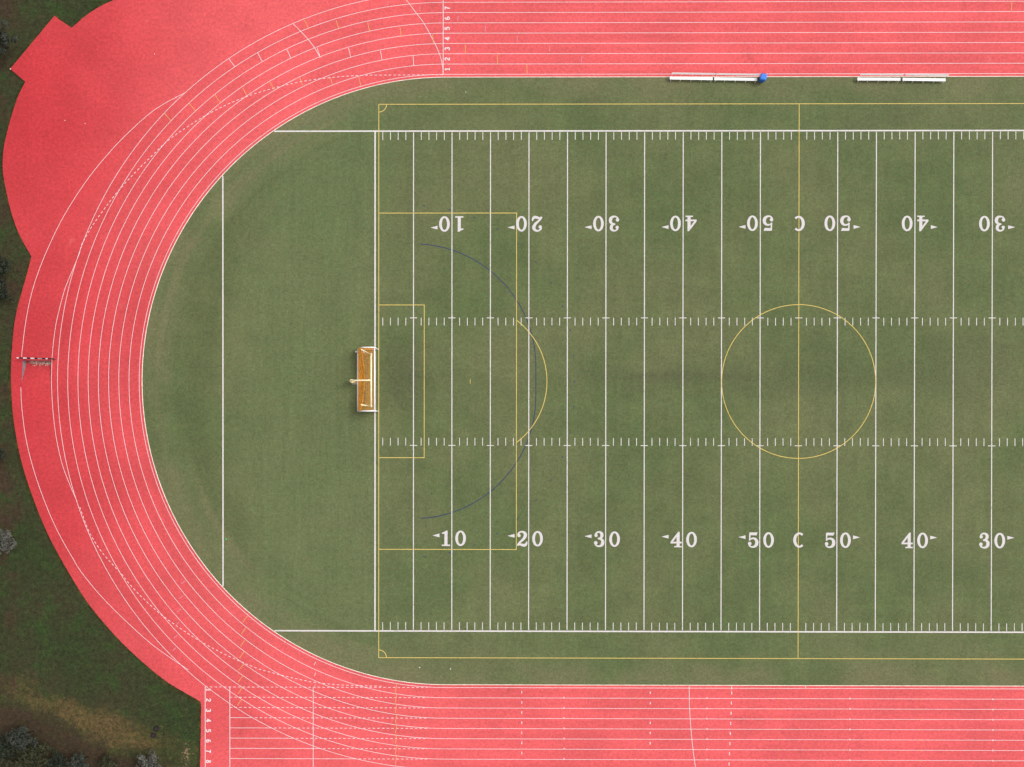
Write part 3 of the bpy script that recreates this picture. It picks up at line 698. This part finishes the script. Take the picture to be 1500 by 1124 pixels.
# ---------------------------------------------------------------- team benches
M_bw = plain('bench_white_aluminium', (0.86, 0.85, 0.86), 0.4, 0.04, 5.0)
def make_bench(L=5.05):
    b = empty('team_bench', (0,0,0))
    for y in (0.085, -0.085):
        MB().add(box((0, y, 0.445), (L, 0.16, 0.035))).build('seat_plank', M_bw, b)
    MB().add(box((0.18, 0.40, 0.82), (L, 0.035, 0.19), 0, R(-40))).build('backrest', M_bw, b)
    for fx in (-0.47, -0.25, 0.0, 0.24, 0.47):
        x = fx*L; mb = MB()
        mb.add(tube([(x,-0.30,0.0),(x,-0.15,0.42)], 0.022, 8)); mb.add(tube([(x,0.30,0.0),(x,0.15,0.42)], 0.022, 8)); mb.add(tube([(x,-0.19,0.415),(x,0.22,0.415)], 0.02, 8))
        mb.build('leg_frame', M_bw, b, True)
        MB().add(tube([(x,0.19,0.415),(x+0.1,0.31,0.55),(x+0.18,0.385,0.80)], 0.02, 8)).build('back_strut', M_bw, b, True)
    return b
proto = make_bench(); grp = 'white team benches on the touchline'
# seat end pixels: (left x, right x, y left, y right)
bench = [((981.2,1043.8,114.6,115.6), 'white aluminium team bench at the other end of the pair from the blue bin'),
         ((1046.6,1108.8,115.6,116.6), 'white aluminium team bench standing right beside the blue wheeled bin'),
         ((1256.2,1318.6,116.0,116.4), 'white aluminium team bench, inner one of the pair without a bin'),
         ((1322.2,1384.8,116.4,117.3), 'white aluminium team bench farthest along the touchline from the blue bin')]
for i, ((xa, xb, ya, yb), lab) in enumerate(bench):
    o = proto if i == 0 else copy_tree(proto)
    a = at(xa, ya, 0.45); b_ = at(xb, yb, 0.45)
    o.location = ((a[0]+b_[0])/2, (a[1]+b_[1])/2, ZT); o.rotation_euler = (0, 0, math.atan2(b_[1]-a[1], b_[0]-a[0]))
    tag(o, lab, 'bench', grp)

# ---------------------------------------------------------------- blue wheeled bin
M_blue = plain('blue_bin_plastic', (0.035, 0.16, 0.62), 0.38, 0.08, 4.0); M_blued = plain('bin_lid_plastic', (0.055, 0.22, 0.74), 0.3, 0.06, 4.0); M_rub = plain('black_rubber', (0.02,0.02,0.02), 0.8, 0.2)
bc = at(1114.6, 118.4, 0); bin_ = empty('wheeled_bin', (bc[0], bc[1], ZT), R(-14)); tag(bin_, 'blue plastic wheeled bin with a pale lid beside the white benches', 'bin')
def frustum(x0, y0, z0, x1, y1, z1, oy=0.0):
    V = [(-x0,-y0,z0),(x0,-y0,z0),(x0,y0,z0),(-x0,y0,z0),(-x1,-y1+oy,z1),(x1,-y1+oy,z1),(x1,y1+oy,z1),(-x1,y1+oy,z1)]
    return V, [(3,2,1,0),(4,5,6,7),(0,1,5,4),(1,2,6,5),(2,3,7,6),(3,0,4,7)]
def bev(o, w):
    m = o.modifiers.new('bevel', 'BEVEL'); m.width = w; m.segments = 3; m.limit_method = 'ANGLE'; return o
bev(MB().add(frustum(0.27,0.26,0.06,0.36,0.34,0.98)).build('body', M_blue, bin_), 0.05)
bev(MB().add(frustum(0.385,0.365,0.965,0.38,0.36,1.01)).build('rim', M_blue, bin_), 0.015)
lid = bev(MB().add(frustum(0.39,0.38,1.015,0.31,0.28,1.13,0.02)).build('lid', M_blued, bin_), 0.04)
MB().add(tube([(-0.30,0.42,0.98),(0.30,0.42,0.98)], 0.02, 8)).build('handle', M_blue, bin_, True)
for s in (1,-1): MB().add(tube([(s*0.29,0.28,0.11),(s*0.34,0.28,0.11)], 0.11, 16)).build('wheel', M_rub, bin_, True)

# ---------------------------------------------------------------- small things on the ground
M_cover = plain('dark_plastic_cover', (0.022, 0.014, 0.017), 0.9, 0.2, 6.0); M_cover2 = plain('cover_lid', (0.040, 0.024, 0.029), 0.9, 0.2, 6.0)
for i, (px, py, lab) in enumerate(((229.0, 1067.8, 'dark square ground box cover in greener grass, nearer the red track'), (224.6, 1077.2, 'dark square ground box cover in straw grass, nearer the shrubs'))):
    x, y = at(px, py); g = empty('ground_box_cover', (x, y, -0.03), R(-22)); tag(g, lab, 'ground box', 'ground boxes in the rough grass')
    mb = MB()
    for c, d in (((0,0.22,0.04),(0.54,0.10,0.11)),((0,-0.22,0.04),(0.54,0.10,0.11)),((0.22,0,0.04),(0.10,0.34,0.11)),((-0.22,0,0.04),(0.10,0.34,0.11))): mb.add(box(c, d))
    mb.build('frame', M_cover, g); bev(MB().add(box((0,0,0.04),(0.33,0.33,0.08))).build('lid', M_cover2, g), 0.01)
M_ms = plain('marker_white_plastic', (0.78,0.76,0.74), 0.5, 0.05); M_mg = plain('marker_green_plastic', (0.05,0.55,0.20), 0.5, 0.05)
dome = MB().add(lathe([(0.08,0.0),(0.076,0.016),(0.05,0.044),(0.024,0.048),(0.02,0.024)], 14))
def marker(px, py, lab, mat=M_ms, z=0.0, group=None, s=1.0):
    x, y = at(px, py); o = mesh('marker_disc', [(a*s, b*s, c*s) for a, b, c in dome.v], dome.f, mat, None, True); o.location = (x, y, z); tag(o, lab, 'marker', group); return o
gm = 'white marker discs on the red apron'
marker(95.2, 176.6, 'small white marker disc of the close pair, nearer the apron edge', group=gm, s=0.6)
marker(124.6, 181.2, 'small white marker disc of the close pair, nearer the running lanes', group=gm, s=0.6)
marker(226.3, 79.2, 'lone small white marker disc on the red apron towards the lanes', group=gm, s=0.6)
marker(15.2, 101.2, 'small white disc at the outer corner of the red runway stub', s=0.9)
gt = 'white marker discs by the turf corner'
marker(614.7, 978.0, 'small white marker disc on turf by the kerb, nearer the corner arc', z=ZT, group=gt, s=0.85)
marker(659.8, 980.0, 'small white marker disc on turf by the kerb, farther from the corner arc', z=ZT, group=gt, s=0.85)
marker(682.3, 135.2, 'small white disc on turf between the finish line and yellow touchline', z=ZT, s=0.7)
marker(1179.8, 1006.4, 'small white disc between the kerb and first lane line', s=0.9)
marker(331.2, 790.0, 'small bright green disc beside the white end-zone back line', M_mg, ZT, s=1.15)

# ---------------------------------------------------------------- shrubs and trees at the edge of the lawn
def mat_leaf(name, a, b, c):
    n = NT(name); f = n.noise(1.4, 3, 0.6); g = n.noise(6.0, 2, 0.6, off=(3,3,3))
    col = n.mix(n.rng(f, 0.35, 0.65), a, b); col = n.mix(n.rng(g, 0.55, 0.75, 0, 0.7), col, c)
    n.b.inputs['Specular IOR Level'].default_value = 0.12
    return n.done(col, 0.6)
M_l = {'dark': mat_leaf('dark_leaves', (0.018,0.024,0.015), (0.028,0.034,0.022), (0.055,0.062,0.046)),
       'blue': mat_leaf('blue_grey_leaves', (0.030,0.036,0.026), (0.046,0.053,0.040), (0.105,0.112,0.092)),
       'silver': mat_leaf('silver_leaves', (0.070,0.070,0.058), (0.11,0.11,0.092), (0.21,0.20,0.18)),
       'olive': mat_leaf('olive_leaves', (0.032,0.034,0.017), (0.046,0.048,0.024), (0.09,0.080,0.045))}
M_bark = plain('bark', (0.07,0.055,0.045), 0.9, 0.3, 9.0)
def tree(name, label, px, py, h, r, kind, seed, nleaf=2600, leaf=0.16, cat='tree'):
    rr = random.Random(seed); zc = h-r*0.55
    x, y = at(px, py, zc); root = empty(name, (x, y, -0.03), rr.uniform(0, 6.28)); tag(root, label, cat)
    mb = MB(); tr = 0.05+0.03*h
    mb.add(tube([(0,0,0),(0.05,0.03,zc*0.5),(0.0,0.05,zc),(0.03,0,h*0.92)], [tr, tr*0.75, tr*0.5, tr*0.12], 8))
    tips = []
    for i in range(16):
        a = rr.uniform(0, 6.28); el = rr.uniform(-0.15, 1.2); L = r*rr.uniform(0.65, 1.05); z0 = zc*rr.uniform(0.45, 1.0)
        e = Vector((math.cos(a)*math.cos(el)*L, math.sin(a)*math.cos(el)*L, zc-z0+math.sin(el)*L*0.7))
        b0_ = Vector((0,0,z0)); m_ = b0_+e*0.5+Vector((0,0,0.1*r)); t_ = b0_+e
        mb.add(tube([tuple(b0_), tuple(m_), tuple(t_)], [tr*0.4, tr*0.22, tr*0.06], 5)); tips += [m_, t_, (m_+t_)/2]
    mb.build('trunk', M_bark, root, True)
    # clumps of small leaves round the limb ends: uneven outline with gaps
    cl = []
    for t in tips:
        for _ in range(2): cl.append((t+Vector((rr.gauss(0,.16),rr.gauss(0,.16),rr.gauss(0,.12)))*r, r*rr.uniform(0.12, 0.26)))
    V = []; F = []
    for i in range(nleaf):
        c, cr = rr.choice(cl)
        d = Vector((rr.gauss(0,1),rr.gauss(0,1),rr.gauss(0,0.8))).normalized()*cr*rr.uniform(0.55,1.05)
        p = c+d; n_ = (d.normalized()+Vector((rr.gauss(0,.5),rr.gauss(0,.5),0.7+rr.gauss(0,.4)))).normalized()
        u = n_.orthogonal().normalized(); u.rotate(Matrix.Rotation(rr.uniform(0,6.28),3,n_)); w = n_.cross(u); s = leaf*rr.uniform(0.6,1.25)
        k = len(V); V += [tuple(p-u*s), tuple(p+w*s*0.45+n_*0.02), tuple(p+u*s), tuple(p-w*s*0.45+n_*0.02)]; F.append((k,k+1,k+2,k+3))
    mesh('crown', V, F, M_l[kind], root)
    return root
tree('broadleaf_tree', 'blue-grey leafy tree off the corner of the red runway stub', -7, 56, 3.4, 1.95, 'blue', 1, 3400)
tree('dark_shrub', 'dark green shrub beside the notch in the red track edge', -4, 388, 2.6, 1.5, 'dark', 2, 2200, cat='shrub')
tree('dark_shrub', 'dark spreading shrub just past the notch, towards the water jump', -3, 425, 2.2, 1.3, 'dark', 12, 2000, cat='shrub')
tree('dark_shrub', 'dark low shrub on the lawn past the water jump pit', -8, 668, 2.2, 1.4, 'dark', 3, 2000, cat='shrub')
tree('silver_shrub', 'pale silver-grey shrub standing alone on the dark lawn', 3, 790, 2.8, 1.65, 'silver', 4, 1900, 0.20, cat='shrub')
tree('corner_shrub', 'dark shrub deepest in the thicket beyond the dry grass', 6, 1092, 3.2, 1.7, 'dark', 5, 2400, cat='shrub')
tree('corner_shrub', 'blue-grey shrub at the tip of the thicket by dry grass', 33, 1082, 3.0, 1.6, 'blue', 6, 2400, cat='shrub')
tree('corner_shrub', 'olive shrub in the middle of the thicket by dry grass', 52, 1108, 2.8, 1.7, 'olive', 7, 2400, cat='shrub')
tree('corner_shrub', 'dark olive shrub tucked behind the blue-grey thicket shrub', 20, 1117, 3.4, 1.7, 'olive', 8, 2400, cat='shrub')
tree('corner_shrub', 'small dark shrub at the thinning end of the thicket', 84, 1119, 2.4, 1.3, 'dark', 9, 2000, cat='shrub')
tree('corner_shrub', 'blue-green shrub standing between the thicket and pale bush', 116, 1119, 2.6, 1.2, 'blue', 10, 2000, cat='shrub')
tree('low_bush', 'low reddish-olive bush in leaf litter beside the pale bush', 158, 1122, 2.0, 1.2, 'olive', 11, 1700, cat='shrub')
tree('pale_bush', 'pale grey-green bush nearest the sprint start and ground boxes', 221, 1121, 2.6, 1.65, 'silver', 14, 2200, 0.17, cat='shrub')

# rough grass: short tufts over the lawn that the camera can see (too many to count)
def tufts():
    r = np.random.default_rng(5); P = np.array(edge); V = []; F = []
    n = 26000
    X = r.uniform(-103, -69, n); Y = r.uniform(-50, 50, n)
    # point in track polygon
    ins = np.zeros(n, bool); j = len(P)-1
    for i in range(len(P)):
        c = ((P[i,1] > Y) != (P[j,1] > Y)); den = (P[j,1]-P[i,1]) or 1e-12
        ins ^= c & (X < (P[j,0]-P[i,0])*(Y-P[i,1])/den+P[i,0]); j = i
    for x, y in zip(X[~ins], Y[~ins]):
        h = r.uniform(0.04, 0.11)
        for k in range(3):
            a = r.uniform(0, 6.28); l = r.uniform(0.05, 0.14); w = 0.018; ca, sa = math.cos(a), math.sin(a); i0 = len(V)
            V += [(x-sa*w, y+ca*w, -0.03), (x+sa*w, y-ca*w, -0.03), (x+ca*l, y+sa*l, -0.03+h)]; F.append((i0, i0+1, i0+2))
    o = mesh('grass', V, F, M_lawn); o['kind'] = 'stuff'; o['label'] = 'rough dark grass with dry patches round the track'; o['category'] = 'grass'
tufts()
